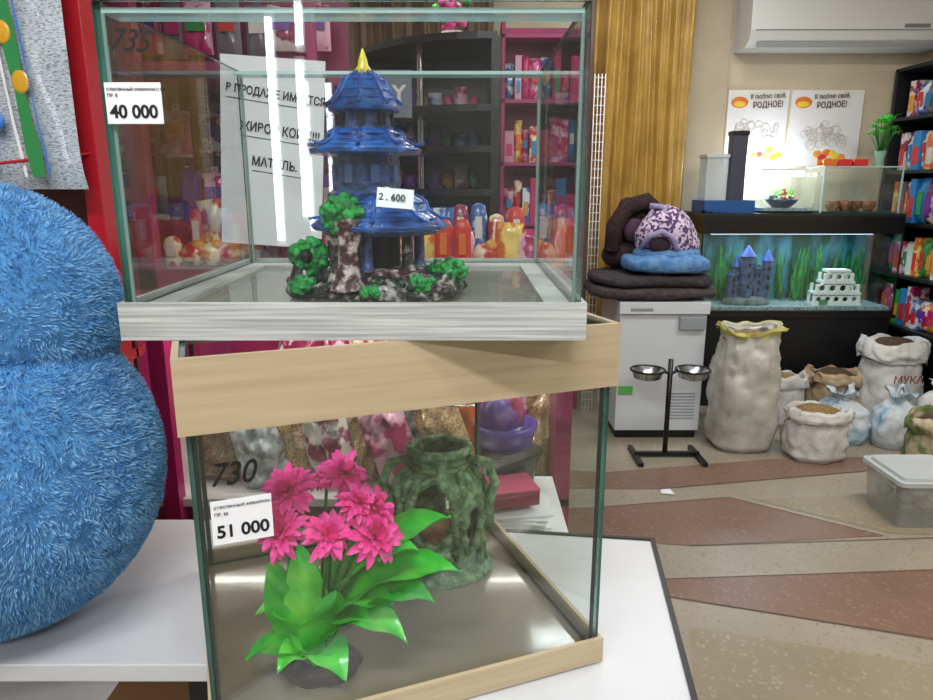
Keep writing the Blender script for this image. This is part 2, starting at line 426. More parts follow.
# ---------------------------------------------------------------- artificial plant, lower tank
leafm=M('leaf_green','#14a824',.3,col2='#6be044',nscale=28,contrast=(.42,.78),coat=.3,sub=.12)
leafm2=M('leaf_green_light','#2cc234',.3,col2='#96f05c',nscale=24,contrast=(.42,.78),coat=.3,sub=.12)
pink=M('petal_pink','#ff55b0',.5,col2='#fa3098',nscale=60,sub=.15)
pinkd=M('petal_deep','#e01c80',.5)
stemm=M('stem_green','#1d6b24',.5)
b=B('artificial_flower_plant'); bx,by,bz=-.196,.812,.768
pot=M('dark_resin_base','#2a1d16',.45,col2='#4b3526',nscale=50,bump=.6)
b.lathe((bx,by,bz),[(.050,0),(.056,.008),(.047,.02),(.026,.028),(.0001,.03)],pot,32,sy=.75,nz=.007,nf=45)
fl=[(-.220,.80,1.030,.037),(-.226,.775,.988,.036),(-.158,.83,1.04,.035),(-.118,.80,1.008,.034),(-.114,.785,.978,.039),(-.168,.775,.985,.035),(-.185,.86,1.015,.03),(-.135,.79,1.02,.03)]
for (x,y,z,r) in fl:
    b.tube([(bx+random.uniform(-.01,.01),by,bz+.02),((bx+x)/2,(by+y)/2,(bz+z)/2+.02),(x,y,z-.005)],.0022,stemm,6)
    ax=(Vector((x-bx,y-by-.03,.05)).normalized()+Vector((random.uniform(-.35,.35),random.uniform(-.5,.1),.35))).normalized()
    Rm=ax.to_track_quat('Z','Y').to_matrix()
    for lay,(n,el,ln) in enumerate([(15,-.1,1.0),(14,.28,.95),(12,.65,.80),(9,1.05,.6)]):
        for i in range(n):
            a=2*PI*(i+.5*lay)/n+random.uniform(-.2,.2); L_=r*ln*random.uniform(.75,1.15); el2=el+random.uniform(-.22,.22)
            dr=Vector((math.cos(a)*math.cos(el2),math.sin(a)*math.cos(el2),math.sin(el2))); sd=Vector((-math.sin(a),math.cos(a),0))
            vs=[];fs=[]
            for j,(tt,ww,hh) in enumerate([(0,.05,0),(.35,.12,.05),(.7,.14,.10),(.9,.08,.03),(1,.01,-.06)]):
                for u in (-1,0,1):
                    p=dr*L_*tt+sd*u*ww*r+Vector((0,0,1))*(hh*r-(.05*r if u==0 else 0))
                    vs.append(Vector((x,y,z))+Rm@p)
            for j in range(4):
                for k in range(2): q=j*3+k; fs.append((q,q+1,q+4,q+3))
            b.add(vs,fs,pink if lay<3 else pinkd,True)
LV=[((-.205,.80,.80),(-.240,.775,.950),.066,-.01,0),((-.20,.80,.79),(-.203,.77,.975),.058,.0,1),((-.19,.80,.80),(-.160,.765,.915),.062,.0,0),
((-.18,.81,.85),(-.005,.83,.900),.088,.03,0),((-.175,.82,.88),(-.020,.86,.965),.085,.02,1),((-.18,.80,.83),(-.075,.78,.830),.072,.03,1),
((-.20,.80,.79),(-.285,.785,.802),.064,.022,0),((-.20,.80,.79),(-.150,.748,.80),.058,.022,1),((-.17,.80,.86),(-.09,.79,.87),.07,.02,0),
((-.21,.81,.82),(-.272,.80,.86),.06,.02,1),((-.19,.83,.85),(-.10,.88,.93),.075,.02,0),((-.18,.83,.82),(-.13,.88,.86),.065,.01,1),((-.2,.85,.82),(-.25,.89,.88),.06,.01,0),
((-.16,.80,.90),(-.06,.80,.950),.075,.02,1),((-.2,.79,.79),(-.235,.752,.81),.05,.02,1),((-.18,.80,.82),(-.12,.77,.865),.06,.02,0),((-.15,.81,.86),(-.04,.80,.875),.075,.02,0)]
for a,c,w,l,k in LV:
    b.tube([(bx,by,bz+.02),((bx+a[0])/2,(by+a[1])/2,(bz+a[2])/2+.01),a],.0018,stemm,6)
    b.leaf(a,c,w,[leafm,leafm2][k],lift=l,fold=.35,nseg=12,pw=.7)
b.done()

# ---------------------------------------------------------------- hollow green ruin/urn ornament
urn=M('sage_stone','#466a3e',.6,col2='#8fb084',nscale=55,contrast=(.38,.68),bump=.9,bscale=110)
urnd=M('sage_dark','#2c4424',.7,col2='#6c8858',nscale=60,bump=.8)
ux,uy,uz=-.045,1.075,.768
b=B('hollow_urn_ornament',Matrix.Translation((ux,uy,uz))@Matrix.Scale(.93,4)@Matrix.Translation((-ux,-uy,-uz)))
seg=64; prof=[(.074,0),(.080,.012),(.074,.03),(.076,.07),(.083,.11),(.084,.145),(.074,.175),(.054,.195),(.047,.21),(.053,.228)]
P2=[]
for i in range(len(prof)-1):
    for k in range(4):
        tt=k/4; P2.append((prof[i][0]*(1-tt)+prof[i+1][0]*tt,prof[i][1]*(1-tt)+prof[i+1][1]*tt))
P2.append(prof[-1])
HO=[(math.radians(262),.128,.46,.058),(math.radians(318),.10,.22,.045),(math.radians(200),.12,.3,.04),(math.radians(60),.10,.45,.05),(math.radians(275),.036,.18,.016)]
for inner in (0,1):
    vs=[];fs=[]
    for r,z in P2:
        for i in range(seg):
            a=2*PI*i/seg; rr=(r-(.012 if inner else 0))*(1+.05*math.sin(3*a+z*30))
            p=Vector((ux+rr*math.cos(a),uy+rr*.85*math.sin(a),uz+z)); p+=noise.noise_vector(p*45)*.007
            vs.append(p)
    for j in range(len(P2)-1):
        for i in range(seg):
            a=2*PI*(i+.5)/seg; z=(P2[j][1]+P2[j+1][1])/2; h_=False
            for ac,zc_,wa,wz in HO:
                d=(a-ac+PI)%(2*PI)-PI
                if (d/wa)**2+((z-zc_)/wz)**2<1: h_=True
            if h_: continue
            i2=(i+1)%seg; q=(j*seg+i,j*seg+i2,(j+1)*seg+i2,(j+1)*seg+i)
            fs.append(q if not inner else q[::-1])
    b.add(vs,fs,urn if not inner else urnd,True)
def onurn(ac,zz,off=0):
    r=.08
    for i in range(len(prof)-1):
        if prof[i][1]<=zz<=prof[i+1][1]:
            tt=(zz-prof[i][1])/(prof[i+1][1]-prof[i][1]); r=prof[i][0]*(1-tt)+prof[i+1][0]*tt
    r+=off
    return Vector((ux+r*math.cos(ac),uy+r*.85*math.sin(ac),uz+zz))
for ac,zc_,wa,wz in HO:
    b.tube([onurn(ac+(wa+.04)*math.cos(q*PI/12),zc_+(wz+.003)*math.sin(q*PI/12)) for q in range(24)],[.007+.003*math.sin(q*1.9) for q in range(24)],urn,8,True)
for k in range(70):
    a0=random.uniform(0,2*PI); zz=random.uniform(.01,.17); ok=True
    for ac,zc_,wa,wz in HO:
        d=(a0-ac+PI)%(2*PI)-PI
        if (d/(wa+.15))**2+((zz+.015-zc_)/(wz+.02))**2<1: ok=False
    if not ok: continue
    sw=random.uniform(-.35,.35)
    b.tube([onurn(a0+sw*j/5,zz+.035*j/5,.003) for j in range(6)],[random.uniform(.004,.008) for _ in range(6)],random.choice([urn,urnd]),7)
b.ring((ux,uy,uz+.228),.052,.008,urn,sy=.85); b.ring((ux,uy,uz+.20),.052,.006,urnd,sy=.85)
for sgn_ in (-1,1): b.tube([(ux+sgn_*.05,uy,uz+.21),(ux+sgn_*.085,uy-.01,uz+.205),(ux+sgn_*.098,uy-.015,uz+.17),(ux+sgn_*.088,uy-.01,uz+.13),(ux+sgn_*.09,uy-.02,uz+.08)],[.008,.009,.009,.010,.008],urn,8)
b.lathe((ux,uy,uz),[(.095,0),(.098,.008),(.088,.018),(.0001,.02)],urn,36,sy=.85,nz=.006,nf=50)
b.ell((ux-.01,uy+.01,uz+.05),(.04,.03,.045),M('terracotta_core','#8a5a38',.7,col2='#b98a58',nscale=40),16,10,nz=.006,nf=50)
b.done()

# ---------------------------------------------------------------- blue plush
furb=M('plush_blue_fur','#74b0e0',.95,col2='#5c9cd2',nscale=11,contrast=(.3,.7))
furl=M('plush_blue_fur_light','#98caee',.95)
furd=M('plush_blue_under','#5a9acf',.95)
b=B('blue_plush_toy')
EL=[(Vector((-.70,.95,1.000)),Vector((.240,.215,.244))),(Vector((-.69,.98,1.227)),Vector((.180,.178,.174))),(Vector((-.90,.86,1.02)),Vector((.10,.12,.09)))]
for c,r in EL: b.ell(c,r,furd,40,24)
for ei,(c,r) in enumerate(EL):
    n=[110000,54000,3000][ei]
    for _ in range(n):
        d=Vector((random.gauss(0,1),random.gauss(0,1),random.gauss(0,1))).normalized()
        p=c+Vector((d.x*r.x,d.y*r.y,d.z*r.z))
        if p.x<-.84 and ei!=2: continue
        if p.y>c.y+.5*r.y: continue
        if p.z<.762: continue
        bad=False
        for ej,(c2,r2) in enumerate(EL):
            if ej!=ei:
                q=p-c2
                if (q.x/r2.x)**2+(q.y/r2.y)**2+(q.z/r2.z)**2<.97: bad=True
        if bad: continue
        nn=Vector((d.x/r.x,d.y/r.y,d.z/r.z)).normalized()
        fl_=noise.noise_vector(p*34)*1.0+noise.noise_vector(p*120)*.6
        g=(nn*1.1+fl_+Vector((0,0,-.12)))
        if g.dot(nn)<.25: g+=nn*(.25-g.dot(nn))
        g.normalize()
        ln=random.uniform(.006,.011); sd=g.cross(Vector((random.gauss(0,1),random.gauss(0,1),random.gauss(0,1)))).normalized()*.00065
        mid=p+g*ln*.55; tip=p+g*ln*.95+noise.noise_vector(p*60)*.002
        if tip.z<.756: tip.z=.756
        b.add([p-sd,p+sd,mid+sd*.8,mid-sd*.8,tip],[(0,1,2,3),(3,2,4)],furb if random.random()<.55 else furl,True)
b.done()

# ---------------------------------------------------------------- red rack with a printed bag, far left
b=B('red_metal_rack')
b.b2((-.682,1.28,0),(-.652,1.33,2.3),redm); b.b2((-1.5,1.29,0),(-1.47,1.33,2.3),redm)
b.b2((-1.5,1.36,.2),(-.66,1.37,2.2),M('rack_back_dark','#5a1a26',.5))
for z in (.4,1.06,1.86,2.28): b.b2((-1.5,1.29,z),(-.66,1.40,z+.02),redm)
b.tube([(-.66,1.285,1.452),(-.74,1.19,1.435),(-.86,1.17,1.42)],.003,redm,6)
b.done(bevel=.002)
news=M('newsprint_bag','#c3cad2',.3,col2='#6d7882',nscale=240,nmap=(.7,1,3.4),contrast=(.50,.60),coat=.5)
b=B('printed_plastic_bag')
pillow(b,(-.860,1.232,1.625),.425,.47,.04,news,wr=.004)
gs=M('print_green','#1f8a48',.35,coat=.4); yl=M('print_yellow','#d9a222',.35,coat=.4); bl=M('print_blue','#2f78c8',.35,coat=.4)
def strip(b,pts,w,y,mat):
    vs=[];fs=[]
    for i,(x,z) in enumerate(pts):
        ww=w*(.8+.2*math.sin(i*1.7)); vs+=[(x-ww/2,y,z),(x+ww/2,y,z)]
    for i in range(len(pts)-1): fs.append((2*i,2*i+1,2*i+3,2*i+2))
    b.add(vs,fs,mat,False)
gp=[(-.712,1.41),(-.716,1.45),(-.722,1.50),(-.726,1.55),(-.730,1.60),(-.734,1.65),(-.738,1.70),(-.74,1.75),(-.74,1.84)]
strip(b,gp,.026,1.203,gs)
strip(b,[(x-.021,z) for x,z in gp],.006,1.202,white); strip(b,[(x+.019,z) for x,z in gp],.004,1.202,bl)
strip(b,[(-.795,1.41),(-.79,1.5),(-.80,1.58),(-.795,1.68),(-.795,1.84)],.022,1.202,bl)
for x,z in [(-.742,1.635),(-.722,1.56),(-.745,1.71)]: b.ell((x,1.203,z),(.015,.003,.018),yl,16,8)
for x,z in [(-.770,1.60),(-.768,1.50),(-.77,1.66)]: b.ell((x,1.203,z),(.011,.003,.014),bl,16,8)
b.tube([(-.86,1.225,1.86),(-.86,1.29,1.875)],.004,steel,6)
b.done()

# ---------------------------------------------------------------- magenta display rack behind the tanks
hot=['#cc322e','#dc7028','#c4246e','#d69438','#742f9c','#2c80bc','#329044','#dedcd4']
HM=[M('product_%s'%c[1:],c,.4,coat=.2) for c in hot]
brn=M('rack_back_plum','#2a1420',.7)  # plain dark plum for the rack's right-hand back panel
ppk=M('pack_palepink','#c48ca4',.3,coat=.3); pgr=M('pack_grey','#77727c',.3,coat=.3)
def stripe_pack(name,c1,c2): return M(name,c1,.3,col2=c2,nscale=18,contrast=(.48,.54),coat=.5)
SP=[stripe_pack('print_pack_a','#b8246a','#e8b0c8'),stripe_pack('print_pack_b','#d86a28','#f0d070'),stripe_pack('print_pack_c','#8e2450','#d8d0c8'),stripe_pack('print_pack_d','#3a64a8','#d8e0e8'),stripe_pack('print_pack_e','#c02c30','#f0e0c0')]
b=B('magenta_display_rack')
for x in (-.74,): b.b2((x-.02,1.62,0),(x+.02,1.66,2.25),magenta)
b.b2((-.02,1.62,0),(.02,1.66,.6),magenta)
b.b2((-1.6,2.10,.3),(-.33,2.12,2.25),magenta)
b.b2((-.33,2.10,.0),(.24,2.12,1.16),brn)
for x in (-1.58,.24): b.b2((x-.02,1.64,0),(x+.02,2.12,1.2 if x>0 else 2.25),magenta)
for z in (.14,.60,1.18): b.b2((-1.6,1.64,z),(.26,2.12,z+.02),M('shelf_white','#b9b4b6',.4))
b.b2((-1.6,1.62,1.16),(.26,1.645,1.205),magenta)
for z in (1.64,2.23): b.b2((-1.6,1.64,z),(-.33,2.12,z+.02),magenta)
b.b2((-.35,1.64,1.2),(-.33,1.66,2.25),magenta)
b.b2((-1.2,1.66,1.168),(.20,1.68,1.18),M('shelf_fill_strip','#ffffff',.4,emis=2.0,ecol='#fff2e0'))  # added glowing strip under the shelf, brightens the goods below
rk=b.done()
ld=bpy.data.lights.new('shelf_fill_light','AREA'); ld.shape='RECTANGLE'; ld.size=1.4; ld.size_y=.04; ld.energy=5; ld.color=(1,.93,.85)  # added fill light for the bags under the shelf
lo=bpy.data.objects.new('shelf_fill_light',ld); sc.collection.objects.link(lo); lo.location=(-.5,1.66,1.155); lo.rotation_euler=(math.radians(15),0,0); setpar(lo,rk)
b=B('pet_toy_assortment')
for row,(y,zz0) in enumerate([(1.90,.02),(1.73,0)]):
    x=-.72
    while x<.22:
        c=random.choice(HM[:4]+SP); h=random.uniform(.06,.11)+(.05 if row==0 else 0); k=random.random()
        if k<.25:
            b.lathe((x,y,1.20),[(.018,0),(.022,.01),(.020,h*.5),(.024,h*.75),(.018,h),(.004,h+.006)],c,16,sy=.5)
            b.box((x,y-.014,1.20+h*.6),(.018,.006,h*.4),HM[7])
        elif k<.7:
            pillow(b,(x,y,1.20+h/2),.07,h,.035,random.choice(SP),8,8,rot=(0,random.uniform(-.15,.15),random.uniform(-.3,.3)),wr=.006)
        else:
            b.ell((x,y,1.20+.03),(.033,.03,.03),c,18,10,nz=.004,nf=50); b.ell((x+.012,y-.01,1.252),(.016,.014,.014),HM[3],12,8)
        x+=random.uniform(.04,.055)
b.done()
b=B('comb_pack')
for x in (-.055,-.01,.215):
    b.lathe((x,1.68,1.20),[(.018,0),(.022,.02),(.020,.07),(.022,.095),(.014,.115),(.003,.118)],HM[0] if x<0.1 else HM[1],18,sy=.4)
    b.box((x,1.668,1.26),(.016,.004,.05),HM[1])
b.done()
b=B('hanging_product_packs')
for i in range(46):
    x=-1.25+.85*(i%12)/11+random.uniform(-.01,.01); z=[1.36,1.53,1.80,1.98][i//12]; w=random.uniform(.06,.085); h=random.uniform(.11,.15)
    c=random.choice([HM[2],SP[0],SP[2],ppk,pgr,HM[4],SP[0],magenta])
    y=2.03+random.uniform(-.05,.03)
    pillow(b,(x,y,z),w,h,.03,c,8,8); b.box((x,y-.018,z+.01),(w*.6,.003,h*.3),random.choice(HM)); b.tube([(x,2.1,z+h/2+.01),(x,y-.03,z+h/2+.01)],.003,steel,6); b.box((x,y,z+h/2+.008),(.02,.002,.02),c)
b.done()
b=B('paper_sign'); b.box((-.428,1.60,1.462),(.225,.0015,.40),paper,rot=(0,math.radians(4),0)); b.tube([(-.50,1.602,1.65),(-.50,1.635,1.66)],.003,steel,6); sg=b.done()
for s_,x,z,sz in [('В ПРОДАЖЕ ИМЕЕТСЯ',-.520,1.595,.0235),('ЖИВОЙ КОРМ!!!',-.495,1.515,.027),('МАТИЛЬ.',-.475,1.44,.027)]:
    text(s_,sz,(x,1.597,z),ink,sg,tilt=math.radians(-9),bold=.0006,sx=.82)
    L_=.17 if z>1.5 else .12
    u=B('underline'); u.box((x+L_/2,1.5985,z-.012-L_*.08),(L_,.0005,.0018),ink,rot=(0,math.radians(9),0)); u.done(parent=sg)
kib=M('kibble_bag','#7a5838',.22,col2='#c0a074',nscale=150,tex='voronoi',contrast=(.2,.6),coat=1)
kib2=M('kibble_bag_dark','#45301f',.22,col2='#8a6a4c',nscale=150,tex='voronoi',contrast=(.2,.6),coat=1)
kib3=M('clear_bag_grey','#7e8284',.15,col2='#c4c8c8',nscale=30,contrast=(.4,.6),coat=1)
pnkbag=SP[0]
b=B('pet_food_bag_heap')
heap=[(-.66,1.76,.26,kib2),(-.55,1.73,.28,kib3),(-.45,1.78,.30,kib),(-.36,1.72,.27,SP[2]),(-.28,1.76,.32,kib),(-.20,1.72,.26,SP[0]),(-.13,1.78,.30,kib3),(-.06,1.72,.30,kib),(.02,1.77,.28,SP[1]),(.10,1.73,.30,pnkbag),(.17,1.78,.27,kib),(-.50,1.93,.42,SP[2]),(-.36,1.95,.40,pnkbag),(-.22,1.93,.44,SP[4]),(-.08,1.95,.42,SP[0]),(.06,1.93,.40,SP[2]),(.16,1.95,.40,SP[4])]
for i,(x,y,h,mt) in enumerate(heap):
    pillow(b,(x,y,.62+h/2),.13,h,.07,mt,rot=(random.uniform(-.2,.1),random.uniform(-.35,.35),random.uniform(-.4,.4)),wr=.014)
    b.lathe((x+random.uniform(-.02,.02),y,.62+h*.93),[(.014,0),(.008,.015),(.026,.05)],mt,12,nz=.008,nf=60,cap=False)
b.done()
b=B('wire_basket')
for z in (.90,.95,1.0): b.tube([(-.30,1.54,z),(.10,1.54,z),(.10,1.63,z)],.0025,steel,6)
for i in range(14): b.tube([(-.30+i*.03,1.54,.90),(-.30+i*.03,1.54,1.0)],.002,steel,6)
for i in range(5): b.tube([(-.30,1.545+i*.02,.90),(.10,1.545+i*.02,.90)],.002,steel,6)
b.tube([(-.30,1.54,.95),(-.30,1.64,.95)],.0025,steel,6)
b.done()
zc_=.70
b=B('product_counter'); b.b2((-.06,1.30,zc_-.02),(.21,1.60,zc_),white)
for x in (-.05,.20):
    for y in (1.31,1.59): b.b2((x-.01,y-.01,0),(x+.01,y+.01,zc_-.02),blackm)
b.done()
b=B('paper_stack')
for i in range(6): b.box((.10,1.39,zc_+.003+i*.005),(.15,.13,.003),paper,rot=(0,0,random.uniform(-.3,.3)))
b.done()
b=B('gift_box'); b.box((.085,1.385,zc_+.058),(.12,.09,.032),M('wine_box','#8a1e48',.35),rot=(0,0,.25)); b.box((.085,1.385,zc_+.076),(.122,.092,.005),M('pink_lid','#c24a72',.35),rot=(0,0,.25)); b.done(bevel=.002)
pur=M('purple_toy','#5a3fa8',.3,coat=.4)
b=B('purple_pet_basin')
b.lathe((.10,1.53,zc_),[(.045,0),(.055,.01),(.062,.05),(.07,.09),(.078,.095),(.07,.097),(.055,.04),(.0001,.02)],blackm,28)
b.lathe((.09,1.53,zc_+.095),[(.03,0),(.06,.015),(.068,.05),(.075,.07),(.065,.07),(.05,.03),(.0001,.02)],pur,28)
b.lathe((.08,1.53,zc_+.15),[(.03,0),(.05,.012),(.055,.045),(.03,.075),(.0001,.08)],HM[4],24,nz=.006,nf=30); b.ell((.07,1.50,zc_+.20),(.025,.02,.03),pur); b.ell((.11,1.51,zc_+.20),(.02,.02,.035),HM[2])
b.done()

# ---------------------------------------------------------------- black corner shelf behind upper tank
b=B('corner_shelf_unit')
bw=M('black_wood','#120f14',.35)
b.b2((.08,2.4,0),(.11,2.87,1.86),bw); b.b2((-.40,2.85,0),(.11,2.88,1.86),bw)
for z in (.3,.7,1.1,1.36,1.50,1.63,1.85):
    pts=[(.10,2.86),]+[(.10-.50*math.sin(q*PI/24),2.86-.46*math.cos(q*PI/24)) for q in range(13)]
    n=len(pts); vs=[(x,y,z) for x,y in pts]+[(x,y,z+.022) for x,y in pts]
    fs=[list(range(n))[::-1],list(range(n,2*n))]+[(i,(i+1)%n,(i+1)%n+n,i+n) for i in range(n)]
    b.add(vs,fs,bw,False)
b.cyl((-.16,2.60,0),.014,1.86,steel,10)
b.done()
b=B('shelf_figurines')
for z in (1.122,1.382,1.522,1.652):
    for i in range(7):
        x=-.26+i*.048; y=2.68-abs(i-3)*.01+.05; h=random.uniform(.05,.10)
        if i%2: pillow(b,(x,y,z+h/2),.05,h,.03,random.choice(SP+[HM[4]]),6,6)
        else: b.ell((x,y,z+h/2),(.022,.02,h/2),random.choice([HM[5],ppk,HM[2],HM[3],M('green_fig','#2f8a5a',.3)]),12,8,nz=.006,nf=40)
b.done()
b=B('potted_flowers'); b.lathe((-.05,2.68,1.872),[(.03,0),(.04,.05),(.036,.05),(.0001,.045)],HM[7],18)
for i in range(22):
    a=random.uniform(0,2*PI); r=random.uniform(0,.08); p=(-.05+r*math.cos(a),2.68+r*math.sin(a)*.6,1.94+random.uniform(0,.08))
    b.tube([(-.05,2.68,1.91),p],.002,stemm,5); b.ell(p,(.02,.02,.015),pink if i%3 else leafm,10,6,nz=.008,nf=60)
b.done()
b=B('sign_reflection_panel'); b.b2((-.42,2.30,1.60),(-.17,2.305,1.74),M('sign_grey','#74808f',.4)); b.cyl((-.295,2.31,0),.01,1.74,steel,10); b.cyl((-.295,2.31,0),.1,.012,steel,24); sgn=b.done()  # reflection of a sign in the glass, modelled as a standing panel
text('YANGI',.065,(-.19,2.297,1.65),white,sgn,mirror=True,bold=.002)

# ---------------------------------------------------------------- back wall: magenta rack, wire grid, curtains
b=B('pink_product_rack'); b.b2((.20,4.5,0),(.70,4.53,2.3),magenta)
for z in (.35,.75,1.15,1.5,1.85,2.2): b.b2((.20,4.25,z),(.70,4.5,z+.02),M('pinkshelf','#9a3468',.4))
for x in (.20,.68): b.b2((x,4.25,0),(x+.02,4.5,2.3),magenta)
b.done()
b=B('boxed_pet_food')
for z in (.37,.77,1.17,1.52,1.87):
    x=.225
    while x<.66:
        w=random.uniform(.04,.075); h=random.uniform(.16,.29); c=random.choice(SP+[HM[2],HM[2],HM[5],ppk])
        if x+w>.675: break
        if random.random()<.35: b.b2((x,4.30,z),(x+w-.004,4.42,z+h),c); b.b2((x+.01,4.297,z+.04),(x+w-.012,4.30,z+h*.6),random.choice(HM))
        else: pillow(b,(x+w/2,4.36,z+h/2),w*1.05,h,.06,c,8,10,wr=.006); b.box((x+w/2,4.325,z+h*.55),(w*.5,.004,h*.25),random.choice(HM))
        x+=w
b.done()
b=B('wire_grid_stand')
for x in (.725,.745,.765,.785): b.tube([(x,4.2,0),(x,4.2,2.0)],.0028,white,6)
for i in range(40): b.tube([(.725,4.2,.03+i*.05),(.785,4.2,.03+i*.05)],.0022,white,6)
b.done()
cur=M('gold_curtain','#bd9a4c',.4,col2='#a6843e',nscale=9,nmap=(1,1,.6),contrast=(.4,.65),coat=.2,bump=.1)
def curtain(name,x0,x1,y,z0,z1,npl,mat):
    b=B(name); nx=int((x1-x0)*160); nz_=16; vs=[];fs=[]
    for j in range(nz_+1):
        z=z0+(z1-z0)*j/nz_
        for i in range(nx+1):
            u=i/nx; ph=u*npl*2*PI+.6*math.sin(z*1.3+u*5)
            vs.append((x0+(x1-x0)*u+.008*math.sin(z*2+u*9),y+.022*math.sin(ph)+.022*math.sin(.43*ph+z)+.006*math.sin(2.3*ph),z))
    for j in range(nz_):
        for i in range(nx): q=j*(nx+1)+i; fs.append((q,q+1,q+nx+2,q+nx+1))
    b.add(vs,fs,mat)
    b.tube([(x0-.02,y,z1+.01),(x1+.02,y,z1+.01)],.014,steel,8)
    return b.done()
curtain('gold_curtain',.80,1.40,4.62,.05,2.85,7,cur)
curtain('gold_curtain',-1.2,.16,4.62,.05,2.85,14,M('brown_curtain','#6e5030',.5,col2='#5a3f26',nscale=14,nmap=(1,1,.6)))

# ---------------------------------------------------------------- freezer and beds
fw=M('freezer_white','#ccd2d7',.3)
b=B('chest_freezer'); b.b2((.83,3.72,.05),(1.30,4.25,.71),fw); b.b2((.822,3.70,.715),(1.308,4.26,.78),fw); b.b2((.84,3.73,.70),(1.29,4.24,.72),blackm)
b.b2((.84,3.74,0),(1.29,4.23,.05),blackm)
for i in range(9): b.b2((1.12,3.716,.12+i*.018),(1.27,3.722,.127+i*.018),M('vent_grey','#8d9498',.5))
b.b2((1.15,3.696,.63),(1.29,3.72,.70),M('freezer_label','#8f979c',.4)); b.b2((.84,3.716,.26),(.92,3.722,.31),M('label_green','#5fae5a',.5))
b.b2((.88,3.695,.735),(1.0,3.702,.75),M('grey_badge','#8d9498',.4))
b.done(bevel=.006)
mat1=M('dark_mat','#352f33',.95,col2='#4d4649',nscale=60,bump=.5); mat2=M('dark_mat2','#433c42',.95,col2='#2c2729',nscale=60,bump=.5)
b=B('folded_pet_mat'); b.ell((1.03,3.96,.822),(.35,.26,.038),mat1,36,12,nz=.012,nf=12,p=.5); b.ell((1.03,3.96,.884),(.33,.25,.034),mat2,36,12,nz=.012,nf=12,p=.5); b.done()
bfa=M('blue_pet_fabric','#3f72a8',.9,col2='#6691be',nscale=30,bump=.4); lil=M('lilac_fabric','#8c84ae',.9,col2='#a69cc0',nscale=40)
b=B('blue_pet_bed'); b.ell((1.10,3.90,.970),(.235,.19,.052),bfa,36,14,nz=.018,nf=11,p=.6); b.ring((1.11,3.91,1.02),.155,.03,bfa,36,sy=.8); b.done()
flo=M('floral_fabric','#54406a',.9,col2='#d8c6dc',nscale=75,tex='cells',contrast=(.50,.56))
b=B('floral_cat_house')
b.lathe((1.11,3.93,1.035),[(.165,0),(.175,.04),(.165,.10),(.14,.16),(.105,.21),(.06,.245),(.0001,.255)],flo,40,sy=.8,nz=.045,nf=7)
b.ell((1.04,3.80,1.075),(.06,.025,.045),M('cat_house_inner','#2b2028',.95),20,10)
b.tube([(.955,3.85,1.06),(.98,3.80,1.12),(1.04,3.775,1.15),(1.10,3.775,1.12),(1.13,3.78,1.05)],.016,lil,8)
b.tube([(1.0,3.9,1.28),(1.06,3.89,1.275),(1.13,3.87,1.23),(1.18,3.85,1.17)],.016,lil,8)
b.done()
bp=M('brown_plush','#261918',.98,col2='#3d2b2b',nscale=50,bump=.8,bscale=150)
b=B('brown_plush_bed')
b.ell((.93,4.08,.99),(.13,.11,.085),bp,28,14,nz=.03,nf=10); b.ell((.95,4.12,1.16),(.125,.08,.14),bp,28,16,nz=.04,nf=9)
b.tube([(.83,4.02,1.02),(.84,4.03,1.16),(.91,4.04,1.27),(1.02,4.05,1.30),(1.10,4.08,1.24)],[.045,.05,.05,.05,.04],bp,12)
b.ell((.95,4.02,1.14),(.06,.03,.07),M('bed_inner','#51384a',.95),16,8)
b.done()

b=B('pet_bowl_stand'); y=3.45
b.tube([(1.04,y,.02),(1.04,y,.53)],.013,blackm,10)
b.b2((.88,y-.012,.008),(1.22,y+.012,.03),blackm)
for x in (.885,1.21): b.b2((x-.012,y-.14,0),(x+.012,y+.12,.022),blackm)
for x in (.925,1.155):
    b.tube([(1.04,y,.45),(x+(.08 if x<1 else -.08),y,.47)],.008,blackm,8)
    b.ring((x,y,.475),.085,.006,blackm,28)
    b.lathe((x,y,.425),[(.045,0),(.07,.01),(.082,.05),(.09,.055),(.080,.05),(.062,.015),(.0001,.012)],steel,28)
b.done()

